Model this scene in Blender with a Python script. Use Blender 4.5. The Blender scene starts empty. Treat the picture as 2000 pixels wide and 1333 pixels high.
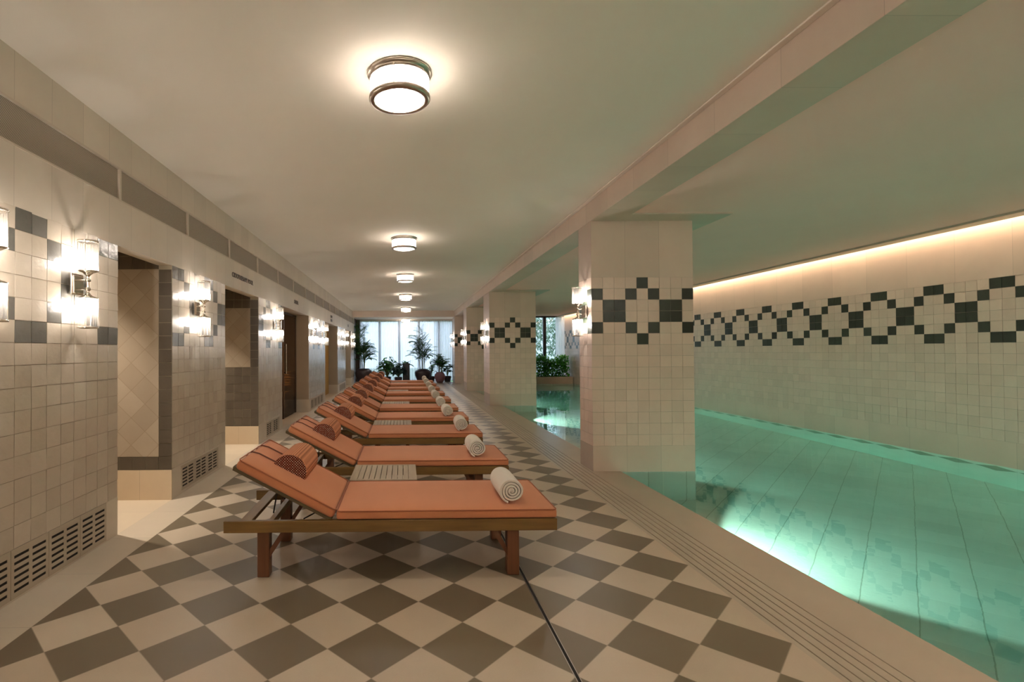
import bpy, math, random
from math import sin, cos, pi, radians
from mathutils import Vector, Matrix, Quaternion
random.seed(7)
S = bpy.context.scene
COL = S.collection

# ---------------------------------------------------------------- camera
FPX, YAW, PITCH, ROLL, PX, PY, CH = 991.786, .01106, .01279, .0056, 800.52, 673.17, 1.3479
def make_camera():
    cy, sy, cp, sp, c, s = cos(YAW), sin(YAW), cos(PITCH), sin(PITCH), cos(ROLL), sin(ROLL)
    r0 = Vector((cy, -sy, 0)); F = Vector((cp*sy, cp*cy, sp)); U0 = Vector((-sp*sy, -sp*cy, cp))
    R = c*r0 - s*U0; U = s*r0 + c*U0
    cam = bpy.data.cameras.new('camera'); o = bpy.data.objects.new('camera', cam); COL.objects.link(o)
    m = Matrix((R, U, -F)).transposed().to_4x4(); m.translation = Vector((0, 0, CH)); o.matrix_world = m
    cam.sensor_width = 36; cam.lens = FPX*36/2000
    cam.shift_x = (1000-PX)/2000; cam.shift_y = (PY-666.5)/2000
    cam.clip_start = .05; cam.clip_end = 200
    S.camera = o
make_camera()

# ---------------------------------------------------------------- world, exposure, power of the lamps
S.view_settings.view_transform = 'Standard'; S.view_settings.look = 'None'
S.view_settings.exposure = 3.36; S.view_settings.gamma = 1.0; S.view_settings.use_curve_mapping = False
w = bpy.data.worlds.new('daylight'); S.world = w; w.use_nodes = True
bg = w.node_tree.nodes['Background']; bg.inputs[0].default_value = (.68, .78, 1.0, 1); bg.inputs[1].default_value = .42
S.cycles.max_bounces = 9; S.cycles.diffuse_bounces = 5; S.cycles.glossy_bounces = 4; S.cycles.transmission_bounces = 8
S.cycles.transparent_max_bounces = 16; S.cycles.volume_bounces = 0; S.cycles.sample_clamp_indirect = 6
S.cycles.caustics_reflective = False; S.cycles.caustics_refractive = True; S.cycles.blur_glossy = 0.5
WARM = (1.0, .90, .83); WARM2 = (1.0, .93, .87)
E_CEIL = 34.0; E_FILL = 190.0; E_SCONCE = 52.0; E_COVE = 5.0; P_POOL = 24.0

# ---------------------------------------------------------------- node helpers
def srgb(r, g, b):
    f = lambda c: (c/255/12.92) if c/255 <= .04045 else ((c/255+.055)/1.055)**2.4
    return (f(r), f(g), f(b), 1)
class G:
    def __init__(s, name):
        s.m = bpy.data.materials.new(name); s.m.use_nodes = True; s.t = s.m.node_tree; s.t.nodes.clear()
        s.out = s.t.nodes.new('ShaderNodeOutputMaterial')
    def n(s, ty, **k):
        x = s.t.nodes.new(ty)
        for a, b in k.items(): setattr(x, a, b)
        return x
    def l(s, a, b): s.t.links.new(a, b)
    def put(s, sock, v):
        if hasattr(v, 'links') or hasattr(v, 'is_output'): s.l(v, sock)
        else: sock.default_value = v
    def math(s, op, a, b=None, c=None):
        x = s.n('ShaderNodeMath', operation=op); s.put(x.inputs[0], a)
        if b is not None: s.put(x.inputs[1], b)
        if c is not None: s.put(x.inputs[2], c)
        return x.outputs[0]
    def mix(s, f, a, b, ty='RGBA', blend='MIX'):
        x = s.n('ShaderNodeMix', data_type=ty)
        if ty == 'RGBA':
            x.blend_type = blend; s.put(x.inputs[0], f); s.put(x.inputs[6], a); s.put(x.inputs[7], b); return x.outputs[2]
        s.put(x.inputs[0], f); s.put(x.inputs[2], a); s.put(x.inputs[3], b); return x.outputs[0]
    def xyz(s, space='Object'):
        tc = s.n('ShaderNodeTexCoord'); sp = s.n('ShaderNodeSeparateXYZ'); s.l(tc.outputs[space], sp.inputs[0])
        s.tc = tc.outputs[space]; return sp.outputs
    def scale(s, vec, v):
        x = s.n('ShaderNodeVectorMath', operation='MULTIPLY'); s.l(vec, x.inputs[0]); x.inputs[1].default_value = v; return x.outputs[0]
    def noise(s, vec, scale, detail=3, rough=.5):
        x = s.n('ShaderNodeTexNoise'); s.l(vec, x.inputs['Vector']); x.inputs['Scale'].default_value = scale
        x.inputs['Detail'].default_value = detail; x.inputs['Roughness'].default_value = rough; return x.outputs[0]
    def white(s, *c):
        cb = s.n('ShaderNodeCombineXYZ')
        for i, a in enumerate(c): s.put(cb.inputs[i], a)
        x = s.n('ShaderNodeTexWhiteNoise', noise_dimensions='3D'); s.l(cb.outputs[0], x.inputs[0]); return x.outputs[0]
    def bsdf(s, col, rough=.5, metal=0, bump=None, bs=.1, bd=.01, spec=.5, **k):
        p = s.n('ShaderNodeBsdfPrincipled'); s.put(p.inputs['Base Color'], col); s.put(p.inputs['Roughness'], rough)
        p.inputs['Metallic'].default_value = metal; p.inputs['Specular IOR Level'].default_value = spec
        for a, b in k.items(): s.put(p.inputs[a.replace('_', ' ')], b)
        if bump is not None:
            b = s.n('ShaderNodeBump'); b.inputs['Strength'].default_value = bs; b.inputs['Distance'].default_value = bd
            s.l(bump, b.inputs['Height']); s.l(b.outputs[0], p.inputs['Normal'])
        s.l(p.outputs[0], s.out.inputs[0]); return p
    def line(s, c, pitch, phase, width):      # 1 on a joint line across coordinate c
        f = s.math('FRACT', s.math('DIVIDE', s.math('SUBTRACT', c, phase), pitch))
        d = s.math('ABSOLUTE', s.math('SUBTRACT', f, .5))
        return s.math('GREATER_THAN', d, .5-width/pitch/2)
def tint(c, k): return (c[0]*k, c[1]*k, c[2]*k, 1)

def m_plain(name, c, rough=.6, metal=0, var=.12, ns=6, bs=0, spec=.4, bumpscale=80, **k):
    g = G(name); g.xyz(); n = g.noise(g.tc, ns, 4)
    col = g.mix(n, tint(c, 1-var), tint(c, 1+var))
    b = g.noise(g.tc, bumpscale, 3) if bs else None
    g.bsdf(col, rough, metal, b, bs or .1, .004, spec, **k); return g.m
def m_stone(name, c, axis, pitch, phase, rough=.5, second=None, lw=.004):
    g = G(name); x = g.xyz(); n = g.noise(g.scale(g.tc, (1, 1, 1)), 2.2, 6, .62)
    cell = g.math('FLOOR', g.math('DIVIDE', g.math('SUBTRACT', x[axis], phase), pitch))
    ln = g.line(x[axis], pitch, phase, lw)
    cz = 0.0
    if second:
        cz = g.math('FLOOR', g.math('DIVIDE', g.math('SUBTRACT', x[second[0]], second[2]), second[1]))
        ln = g.math('MAXIMUM', ln, g.line(x[second[0]], second[1], second[2], lw))
    r = g.white(cell, cz, 3.3)
    f = g.math('ADD', g.math('MULTIPLY', n, .8), g.math('MULTIPLY', r, .3))
    col = g.mix(f, tint(c, .86), tint(c, 1.13))
    col = g.mix(g.math('MULTIPLY', ln, .45), col, tint(c, .45))
    g.bsdf(col, rough, 0, g.noise(g.tc, 60, 3), .05, .003, .4); return g.m
def m_tile(name, c, c2, rough, var=.22, spec=.6):
    g = G(name); g.xyz(); geo = g.n('ShaderNodeNewGeometry'); r = geo.outputs['Random Per Island']
    n = g.noise(g.tc, 14, 5, .65); n2 = g.noise(g.tc, 60, 2)
    f = g.math('ADD', g.math('MULTIPLY', r, .55), g.math('MULTIPLY', n, .5))
    col = g.mix(f, c, c2)
    ro = g.math('ADD', g.math('MULTIPLY', n2, .12), rough-.06)
    h = g.math('ADD', g.noise(g.tc, 22, 2), g.math('MULTIPLY', n2, .25))
    g.bsdf(col, ro, 0, h, .32, .006, spec); return g.m
def m_wood(name, c1, c2, rough=.5, axis=0, sc=1.0):
    g = G(name); g.xyz(); v = [34*sc, 34*sc, 34*sc]; v[axis] = 2.2*sc
    n = g.noise(g.scale(g.tc, tuple(v)), 1.0, 5, .6); n2 = g.noise(g.tc, 3.0, 2)
    f = g.math('ADD', g.math('MULTIPLY', n, 1.1), g.math('MULTIPLY', g.math('SUBTRACT', n2, .5), .6))
    g.bsdf(g.mix(g.math('SUBTRACT', f, .05), c1, c2), rough, 0, n, .25, .002, .35); return g.m
def m_emit(name, c, st):
    g = G(name); e = g.n('ShaderNodeEmission'); e.inputs[0].default_value = (*c[:3], 1); e.inputs[1].default_value = st
    g.l(e.outputs[0], g.out.inputs[0]); return g.m
def m_thin_glass(name, tintc, gl=.12, rough=.03, frost=0.0, frostc=(1, 1, 1, 1), em=0.0, emc=(1, .9, .78)):
    g = G(name)
    t = g.n('ShaderNodeBsdfTransparent'); t.inputs[0].default_value = (*tintc, 1)
    gb = g.n('ShaderNodeBsdfGlossy'); gb.inputs['Roughness'].default_value = rough
    lw = g.n('ShaderNodeLayerWeight'); lw.inputs[0].default_value = .25
    a = g.n('ShaderNodeMixShader'); g.l(g.math('ADD', g.math('MULTIPLY', lw.outputs[0], .6), gl), a.inputs[0])
    g.l(t.outputs[0], a.inputs[1]); g.l(gb.outputs[0], a.inputs[2]); last = a.outputs[0]
    if frost:
        d = g.n('ShaderNodeBsdfTranslucent'); d.inputs[0].default_value = frostc
        b = g.n('ShaderNodeMixShader'); b.inputs[0].default_value = frost
        g.l(last, b.inputs[1]); g.l(d.outputs[0], b.inputs[2]); last = b.outputs[0]
    if em:
        e = g.n('ShaderNodeEmission'); e.inputs[0].default_value = (*emc, 1); e.inputs[1].default_value = em
        ad = g.n('ShaderNodeAddShader'); g.l(last, ad.inputs[0]); g.l(e.outputs[0], ad.inputs[1]); last = ad.outputs[0]
    g.l(last, g.out.inputs[0]); return g.m

D = .42426; FX0, FY0 = -1.8403, 2.9571
def m_checker():
    g = G('checker_stone_floor'); x = g.xyz()
    dx = g.math('SUBTRACT', x[0], FX0); dy = g.math('SUBTRACT', x[1], FY0)
    p = g.math('DIVIDE', g.math('ADD', dx, dy), D); q = g.math('DIVIDE', g.math('SUBTRACT', dx, dy), D)
    fp, fq = g.math('FLOOR', p), g.math('FLOOR', q)
    par = g.math('MODULO', g.math('ADD', g.math('ADD', fp, fq), 1000), 2)      # 1 = dark
    r = g.white(fp, fq, 1.0); r2 = g.white(fp, fq, 9.0)
    n = g.noise(g.tc, 2.6, 6, .6); n3 = g.noise(g.tc, 130, 2)
    f = g.math('ADD', g.math('MULTIPLY', n, .65), g.math('MULTIPLY', r, .42))
    li = g.mix(f, (.42, .345, .25, 1), (.60, .505, .385, 1)); li = g.mix(g.math('MULTIPLY', r2, .45), li, (.50, .385, .275, 1))
    da = g.mix(f, (.112, .086, .050, 1), (.19, .150, .092, 1)); da = g.mix(g.math('MULTIPLY', r2, .4), da, (.152, .106, .064, 1))
    col = g.mix(par, li, da)
    gw = .0022/D*1.4142
    def edge(v):
        d = g.math('ABSOLUTE', g.math('SUBTRACT', g.math('FRACT', v), .5)); return g.math('GREATER_THAN', d, .5-gw)
    e = g.math('MAXIMUM', edge(p), edge(q))
    col = g.mix(g.math('MULTIPLY', e, .6), col, (.30, .245, .175, 1))
    col = g.mix(g.math('MULTIPLY', n3, .12), col, (.2, .16, .11, 1))
    g.bsdf(col, g.math('ADD', g.math('MULTIPLY', n, .25), .30), 0, n3, .05, .002, .45); return g.m
def m_pool():
    g = G('pool_stone'); x = g.xyz()
    p = g.math('DIVIDE', g.math('ADD', x[0], x[1]), D); q = g.math('DIVIDE', g.math('SUBTRACT', x[1], g.math('SUBTRACT', x[0], .05)), D)
    n = g.noise(g.tc, 3, 5, .6); n2 = g.noise(g.tc, 40, 3)
    r = g.white(g.math('FLOOR', p), g.math('FLOOR', q), 2.0)
    f = g.math('ADD', g.math('MULTIPLY', n, .6), g.math('MULTIPLY', r, .4))
    col = g.mix(f, (.46, .54, .50, 1), (.64, .70, .66, 1))
    def edge(v, wd):
        d = g.math('ABSOLUTE', g.math('SUBTRACT', g.math('FRACT', v), .5)); return g.math('GREATER_THAN', d, .5-wd)
    col = g.mix(g.math('MULTIPLY', edge(q, .012), .6), col, (.14, .2, .15, 1))
    col = g.mix(g.math('MULTIPLY', edge(p, .008), .35), col, (.8, .85, .75, 1))
    g.bsdf(col, .6, 0, n2, .2, .01, .2); return g.m
def m_pool_wall():
    g = G('pool_wall_stone'); x = g.xyz()
    # row of dark diamonds just under the water line
    u = g.math('ABSOLUTE', g.math('SUBTRACT', g.math('FRACT', g.math('DIVIDE', x[1], .43)), .5))
    v = g.math('ABSOLUTE', g.math('ADD', x[2], .21))
    d = g.math('ADD', g.math('MULTIPLY', u, 2.0), g.math('DIVIDE', v, .15))
    k = g.math('LESS_THAN', d, 1.0)
    n = g.noise(g.tc, 4, 4)
    col = g.mix(n, (.60, .66, .58, 1), (.74, .80, .70, 1)); col = g.mix(k, col, (.10, .24, .17, 1))
    g.bsdf(col, .5, 0, None, spec=.2); return g.m
def m_diag():
    g = G('diagonal_cream_tile'); x = g.xyz()
    P = .25
    p = g.math('DIVIDE', g.math('ADD', x[0], x[2]), P); q = g.math('DIVIDE', g.math('SUBTRACT', x[0], x[2]), P)
    r = g.white(g.math('FLOOR', p), g.math('FLOOR', q), 5.0); n = g.noise(g.tc, 6, 5, .6)
    f = g.math('ADD', g.math('MULTIPLY', n, .5), g.math('MULTIPLY', r, .55))
    col = g.mix(f, (.29, .23, .165, 1), (.40, .33, .245, 1))
    def edge(v):
        d = g.math('ABSOLUTE', g.math('SUBTRACT', g.math('FRACT', v), .5)); return g.math('GREATER_THAN', d, .5-.014)
    e = g.math('MAXIMUM', edge(p), edge(q)); col = g.mix(g.math('MULTIPLY', e, .55), col, (.22, .16, .10, 1))
    h = g.math('SUBTRACT', 1.0, e)
    g.bsdf(col, .42, 0, h, .3, .003, .5); return g.m
def m_perf():
    g = G('perforated_metal'); x = g.xyz()
    P = .0095
    a = g.math('DIVIDE', x[1], P); row = g.math('FLOOR', g.math('DIVIDE', x[2], P*.8))
    a = g.math('ADD', a, g.math('MULTIPLY', g.math('MODULO', row, 2), .5))
    u = g.math('SUBTRACT', g.math('FRACT', a), .5); v = g.math('SUBTRACT', g.math('FRACT', g.math('DIVIDE', x[2], P*.8)), .5)
    r = g.math('SQRT', g.math('ADD', g.math('MULTIPLY', u, u), g.math('MULTIPLY', v, v)))
    k = g.math('LESS_THAN', r, .36)
    g.bsdf(g.mix(k, (.40, .345, .275, 1), (.12, .095, .07, 1)), .6, 0, None, spec=.3); return g.m
def m_cloth(name, c, weave=420, bs=.25, var=.07):
    g = G(name); g.xyz(); n = g.noise(g.tc, 5, 3); wv = g.noise(g.tc, weave, 2)
    col = g.mix(n, tint(c, 1-var), tint(c, 1+var)); col = g.mix(g.math('MULTIPLY', wv, .18), col, tint(c, .7))
    g.bsdf(col, .9, 0, wv, bs, .003, .15, Sheen_Weight=.15); return g.m
def m_rib():
    g = G('ribbed_knit'); x = g.xyz()
    f = g.math('FRACT', g.math('DIVIDE', g.math('ADD', x[0], g.math('MULTIPLY', x[2], .53)), .012))
    t = g.math('ABSOLUTE', g.math('SUBTRACT', f, .5)); n = g.noise(g.scale(g.tc, (1, 1, 1)), 260, 2)
    col = g.mix(g.math('MULTIPLY', t, 2.0), (.22, .075, .035, 1), (.64, .27, .14, 1))
    col = g.mix(g.math('MULTIPLY', n, .35), col, (.62, .30, .17, 1))
    g.bsdf(col, .9, 0, g.math('ADD', t, g.math('MULTIPLY', n, .4)), .5, .004, .1); return g.m
def m_dots():
    g = G('dotted_knit'); x = g.xyz(); P = .0165
    a = g.math('DIVIDE', g.math('ADD', x[0], x[2]), P); b = g.math('DIVIDE', g.math('SUBTRACT', x[0], x[2]), P)
    u = g.math('SUBTRACT', g.math('FRACT', a), .5); v = g.math('SUBTRACT', g.math('FRACT', b), .5)
    r = g.math('SQRT', g.math('ADD', g.math('MULTIPLY', u, u), g.math('MULTIPLY', v, v)))
    k = g.math('LESS_THAN', r, .27); par = g.white(g.math('FLOOR', a), g.math('FLOOR', b), 4.0)
    dot = g.mix(par, (.72, .50, .36, 1), (.50, .17, .09, 1))
    g.bsdf(g.mix(k, (.085, .022, .016, 1), dot), .9, 0, k, .4, .003, .1); return g.m
def m_water():
    g = G('pool_water'); g.xyz()
    h = g.noise(g.scale(g.tc, (1, 1, 1)), 2.3, 2, .5)
    h2 = g.noise(g.tc, 9, 2, .5)
    b = g.n('ShaderNodeBump'); b.inputs['Strength'].default_value = .09; b.inputs['Distance'].default_value = .03
    g.l(g.math('ADD', h, g.math('MULTIPLY', h2, .12)), b.inputs['Height'])
    p = g.n('ShaderNodeBsdfGlass'); p.inputs['IOR'].default_value = 1.33; p.inputs['Roughness'].default_value = 0.0
    p.inputs['Color'].default_value = (.93, 1, .98, 1); g.l(b.outputs[0], p.inputs['Normal'])
    g.l(p.outputs[0], g.out.inputs[0])
    v = g.n('ShaderNodeVolumeAbsorption'); v.inputs[0].default_value = (.10, .86, .80, 1); v.inputs[1].default_value = .36
    g.l(v.outputs[0], g.out.inputs[1]); return g.m
def m_leaf(name, c1, c2, tr=.35):
    g = G(name); g.xyz(); geo = g.n('ShaderNodeNewGeometry')
    col = g.mix(geo.outputs['Random Per Island'], c1, c2)
    p = g.bsdf(col, .45, 0, None, spec=.4)
    t = g.n('ShaderNodeBsdfTranslucent'); g.l(col, t.inputs[0]); mx = g.n('ShaderNodeMixShader'); mx.inputs[0].default_value = tr
    g.l(p.outputs[0], mx.inputs[1]); g.l(t.outputs[0], mx.inputs[2]); g.l(mx.outputs[0], g.out.inputs[0]); return g.m
def m_curtain():
    g = G('sheer_curtain'); g.xyz()
    t = g.n('ShaderNodeBsdfTransparent'); t.inputs[0].default_value = (1, 1, 1, 1)
    d = g.n('ShaderNodeBsdfTranslucent'); d.inputs[0].default_value = (.93, .94, .98, 1)
    e = g.n('ShaderNodeBsdfDiffuse'); e.inputs[0].default_value = (.85, .86, .9, 1)
    a = g.n('ShaderNodeMixShader'); a.inputs[0].default_value = .25; g.l(d.outputs[0], a.inputs[1]); g.l(e.outputs[0], a.inputs[2])
    b = g.n('ShaderNodeMixShader'); b.inputs[0].default_value = .20; g.l(a.outputs[0], b.inputs[1]); g.l(t.outputs[0], b.inputs[2])
    g.l(b.outputs[0], g.out.inputs[0]); return g.m

STONE = (.56, .49, .40, 1)
M = dict(
    plaster=m_plain('ceiling_plaster', (.80, .74, .65, 1), .85, var=.05, ns=1.2, bs=.04),
    poolplaster=m_plain('reddened_pool_plaster', (.92, .60, .53, 1), .85, var=.05, ns=1.2, bs=.04),  # base colour reddened to counter the green light from the pool
    stoneY=m_stone('wall_stone', STONE, 1, .2985, 2.79),
    stoneYZ=m_stone('wall_base_stone', STONE, 1, .60, .2),
    stoneX=m_stone('column_stone', (.60, .475, .385, 1), 0, .38, 2.085),
    stoneR=m_stone('pool_wall_stone_band', (.66, .50, .41, 1), 1, .60, .2),  # stone reddened too, against the green cast of the water
    beam=m_stone('beam_stone', (.59, .48, .395, 1), 1, .60, .35),
    basin_top=m_plain('deck_stone', (.40, .335, .25, 1), .28, var=.14, ns=2.5, spec=.5),
    strip=m_stone('border_floor_stone', (.52, .445, .345, 1), 1, .60, 2.53, .35),
    niche_floor=m_stone('light_floor_stone', (.60, .50, .37, 1), 1, .60, 2.53, .4, (0, .6, -2.73)),
    cream=m_stone('cream_base_stone', (.60, .48, .33, 1), 0, .30, -2.42, .5),
    grout=m_plain('grout', (.36, .30, .225, 1), .9, var=.05),
    dgrout=m_plain('light_grout', (.34, .29, .21, 1), .9, var=.05),
    tile=m_tile('cream_glazed_tile', (.47, .395, .31, 1), (.60, .52, .42, 1), .20),
    tileR=m_tile('cream_satin_tile', (.60, .46, .375, 1), (.73, .565, .465, 1), .42, spec=.4),  # cream pushed towards red to offset green pool light
    green=m_tile('dark_green_tile', (.014, .020, .012, 1), (.036, .045, .028, 1), .38, spec=.35),
    grey=m_tile('sheen_grey_glazed_tile', (.085, .078, .066, 1), (.17, .16, .14, 1), .16),  # dark green accent tile, greyed: wall sheen put into its colour
    brown=m_tile('dark_brown_tile', (.060, .047, .033, 1), (.11, .088, .062, 1), .35),
    checker=m_checker(), pool=m_pool(), poolwall=m_pool_wall(), diag=m_diag(), perf=m_perf(),
    black=m_plain('dark_recess', (.012, .010, .008, 1), .9, var=.0),
    frame=m_plain('vent_frame_paint', (.50, .425, .34, 1), .5, var=.03),
    chrome=m_plain('polished_nickel', (.78, .74, .68, 1), .12, 1, var=.03),
    nickel=m_plain('brushed_nickel', (.50, .44, .37, 1), .28, 1, var=.05),
    bulb=m_emit('sconce_bulb', WARM2, E_SCONCE), cbulb=m_emit('ceiling_bulb', WARM, E_CEIL), fillbulb=m_emit('ceiling_bulb_bright', WARM, E_FILL),
    tube=m_thin_glass('ribbed_glass', (.96, .95, .93), .10, .06, .045, (1, .97, .92, 1), .0),
    drum=m_thin_glass('fluted_drum_glass', (.95, .93, .9), .08, .15, .72, (1, .97, .92, 1), .25),
    disc=m_thin_glass('opal_glass', (.95, .93, .9), .03, .25, .25, (1, .97, .93, 1), .30),
    cove=m_emit('cove_led', (1, .82, .60), E_COVE),
    wood=m_wood('oiled_teak', (.065, .032, .008, 1), (.27, .15, .04, 1), .42, 0),
    woodleg=m_wood('reddish_teak_leg', (.075, .026, .010, 1), (.17, .068, .028, 1), .42, 2),
    woodY=m_wood('teak_crosspiece', (.12, .065, .018, 1), (.27, .16, .055, 1), .45, 1),
    oldwood=m_wood('weathered_teak', (.27, .205, .13, 1), (.46, .37, .26, 1), .6, 1),
    olive=m_wood('backrest_board', (.075, .055, .022, 1), (.15, .11, .05, 1), .6, 0),
    iron=m_plain('black_iron', (.02, .016, .012, 1), .45, .6, var=.1),
    terra=m_cloth('terracotta_canvas', (.57, .225, .105, 1)),
    piping=m_cloth('terracotta_piping', (.36, .12, .055, 1)),
    cord=m_plain('brown_cord', (.13, .045, .025, 1), .8, var=.1),
    rib=m_rib(), dots=m_dots(),
    towel=m_cloth('white_terry', (.74, .68, .585, 1), 260, .6, .05),
    water=m_water(),
    pot=m_plain('dark_glazed_pot', (.045, .030, .034, 1), .35, var=.3, ns=5),
    mauve=m_plain('mauve_clay_pot', (.20, .10, .12, 1), .6, var=.25, ns=8),
    blackpot=m_plain('black_planter', (.012, .011, .012, 1), .3, var=.2),
    soil=m_plain('soil', (.03, .02, .012, 1), .95, var=.3, ns=30),
    leaf=m_leaf('palm_leaf', (.015, .075, .02, 1), (.07, .22, .06, 1)),
    leafhazy=m_leaf('hazy_tree_leaf', (.14, .24, .16, 1), (.34, .46, .34, 1)),  # leaf colour lightened to imitate haze outside the window
    leaf2=m_leaf('broad_leaf', (.012, .06, .012, 1), (.06, .24, .035, 1)),
    leaf3=m_leaf('dark_leaf', (.01, .025, .025, 1), (.03, .07, .05, 1)),
    hedge=m_leaf('hedge_leaf', (.02, .14, .012, 1), (.10, .42, .035, 1)),
    cane=m_plain('green_cane', (.10, .13, .04, 1), .5, var=.25, ns=12),
    curtain=m_curtain(),
    mullion=m_plain('dark_window_frame', (.020, .022, .028, 1), .4, var=.1),
    greymull=m_plain('grey_window_frame', (.10, .10, .13, 1), .4, var=.1),
    pane=m_thin_glass('window_glass', (.93, .97, .96), .03, .0),
    smoke=m_thin_glass('smoked_glass', (.42, .36, .30), .05, .0),
    darkwood=m_wood('dark_panel_wood', (.045, .026, .016, 1), (.09, .055, .034, 1), .5, 2),
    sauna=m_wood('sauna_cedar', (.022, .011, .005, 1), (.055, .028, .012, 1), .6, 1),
    saunalit=m_wood('sauna_bench_lit_wood', (.40, .25, .10, 1), (.58, .38, .17, 1), .6, 1),  # glow on the benches put into a much paler wood colour
    amber=m_wood('amber_wood', (.36, .20, .04, 1), (.55, .33, .08, 1), .45, 2),
    sign=m_plain('dark_bronze_letters', (.075, .05, .03, 1), .4, .3, var=.05),
    grass=m_plain('garden_grass', (.08, .17, .05, 1), .9, var=.4, ns=9),
    bark=m_plain('bark', (.08, .06, .045, 1), .9, var=.3, ns=14),
    farwall=m_plain('pale_render', (.70, .72, .74, 1), .9, var=.05),
    drain=m_plain('steel_drain', (.35, .31, .26, 1), .3, .8, var=.05),
    redplanter=m_plain('planter_stone', (.30, .225, .165, 1), .5, var=.15, ns=4),
)

# ---------------------------------------------------------------- mesh builder
class MB:
    def __init__(s): s.v = []; s.f = []; s.m = []; s.s = []
    def add(s, vs, fs, mi=0, sm=False):
        b = len(s.v); s.v += [tuple(v) for v in vs]
        for f in fs: s.f.append(tuple(b+i for i in f)); s.m.append(mi); s.s.append(sm)
    def box(s, x0, x1, y0, y1, z0, z1, mi=0, T=None):
        vs = [(x, y, z) for x in (x0, x1) for y in (y0, y1) for z in (z0, z1)]
        if T: vs = [T @ Vector(v) for v in vs]
        s.add(vs, [(0, 1, 3, 2), (4, 6, 7, 5), (0, 4, 5, 1), (2, 3, 7, 6), (0, 2, 6, 4), (1, 5, 7, 3)], mi)
    def quad(s, a, b, c, d, mi=0): s.add([a, b, c, d], [(0, 1, 2, 3)], mi)
    def tube(s, pts, rad, n=8, mi=0, caps=True):
        pts = [Vector(p) for p in pts]; k = len(pts); rad = rad if hasattr(rad, '__len__') else [rad]*k
        vs = []; up = None
        for i, p in enumerate(pts):
            t = (pts[min(i+1, k-1)]-pts[max(i-1, 0)]).normalized()
            if up is None: up = Vector((0, 0, 1)) if abs(t.z) < .9 else Vector((1, 0, 0))
            a = t.cross(up).normalized(); up = a.cross(t).normalized(); b = up
            for j in range(n):
                q = 2*pi*j/n; vs.append(p+(a*cos(q)+b*sin(q))*rad[i])
        fs = [(i*n+j, i*n+(j+1) % n, (i+1)*n+(j+1) % n, (i+1)*n+j) for i in range(k-1) for j in range(n)]
        s.add(vs, fs, mi, True)
        if caps: s.add(vs[:n], [tuple(range(n))[::-1]], mi); s.add(vs[-n:], [tuple(range(n))], mi)
    def lathe(s, prof, n=32, c=(0, 0, 0), mi=0, sm=True, T=None, rib=0):
        vs = []
        for r, z in prof:
            for j in range(n):
                q = 2*pi*j/n; rr = r*(1-(rib if j % 2 else 0))
                v = Vector((c[0]+rr*cos(q), c[1]+rr*sin(q), c[2]+z)); vs.append(T @ v if T else v)
        fs = [(i*n+j, i*n+(j+1) % n, (i+1)*n+(j+1) % n, (i+1)*n+j) for i in range(len(prof)-1) for j in range(n)]
        s.add(vs, fs, mi, sm)
    def build(s, name, mats, parent=None, bevel=0, seg=2, loc=None, angle=40):
        me = bpy.data.meshes.new(name); me.from_pydata(s.v, [], s.f); me.update()
        mats = mats if isinstance(mats, (list, tuple)) else [mats]
        for m in mats: me.materials.append(M[m] if isinstance(m, str) else m)
        me.polygons.foreach_set('material_index', s.m); me.polygons.foreach_set('use_smooth', s.s)
        o = bpy.data.objects.new(name, me); COL.objects.link(o)
        if parent: o.parent = parent
        if loc: o.location = loc
        if bevel:
            b = o.modifiers.new('bevel', 'BEVEL'); b.width = bevel; b.segments = seg; b.limit_method = 'ANGLE'; b.angle_limit = radians(angle)
        return o
def tag(o, label=None, cat=None, group=None, kind=None):
    if label: o['label'] = label
    if cat: o['category'] = cat
    if group: o['group'] = group
    if kind: o['kind'] = kind
    return o
def empty(name, loc=(0, 0, 0), rz=0):
    o = bpy.data.objects.new(name, None); COL.objects.link(o); o.location = loc; o.rotation_euler = (0, 0, rz)
    o.empty_display_size = .1; return o
def copy_tree(o, parent=None):
    c = o.copy(); COL.objects.link(c); c.parent = parent
    for ch in list(o.children): copy_tree(ch, c)
    return c
def struct(o): o['kind'] = 'structure'; return o

def tiles(mb, O, U, V, N, nu, nv, pu, pv, acc, gap=.0035, h=.004, light=0, dark=1, seed=1, tilt=.0011):
    rnd = random.Random(seed); O, U, V, N = Vector(O), Vector(U), Vector(V), Vector(N)
    for i in range(nu):
        for j in range(nv):
            a = acc(i, j)
            if a is None: continue
            u0, u1, v0, v1 = i*pu+gap/2, (i+1)*pu-gap/2, j*pv+gap/2, (j+1)*pv-gap/2
            tu, tv = rnd.uniform(-tilt, tilt), rnd.uniform(-tilt, tilt)
            top = []; bot = []
            for (u, v, su, sv) in ((u0, v0, -1, -1), (u1, v0, 1, -1), (u1, v1, 1, 1), (u0, v1, -1, 1)):
                ju, jv = rnd.uniform(-.0007, .0007), rnd.uniform(-.0007, .0007)
                top.append(O+U*(u+ju)+V*(v+jv)+N*(h+su*tu+sv*tv)); bot.append(O+U*u+V*v)
            fl = U.cross(V).dot(N) < 0
            fs = [(0, 1, 2, 3), (4, 5, 1, 0), (5, 6, 2, 1), (6, 7, 3, 2), (7, 4, 0, 3)]
            if fl: fs = [f[::-1] for f in fs]
            mb.add(top+bot, fs, dark if a else light)
def diamond_band(c, j):
    c %= 6
    if j in (0, 5): return c in (0, 1)
    if j in (1, 4): return c in (2, 5)
    if j in (2, 3): return c in (3, 4)
    return False

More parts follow.
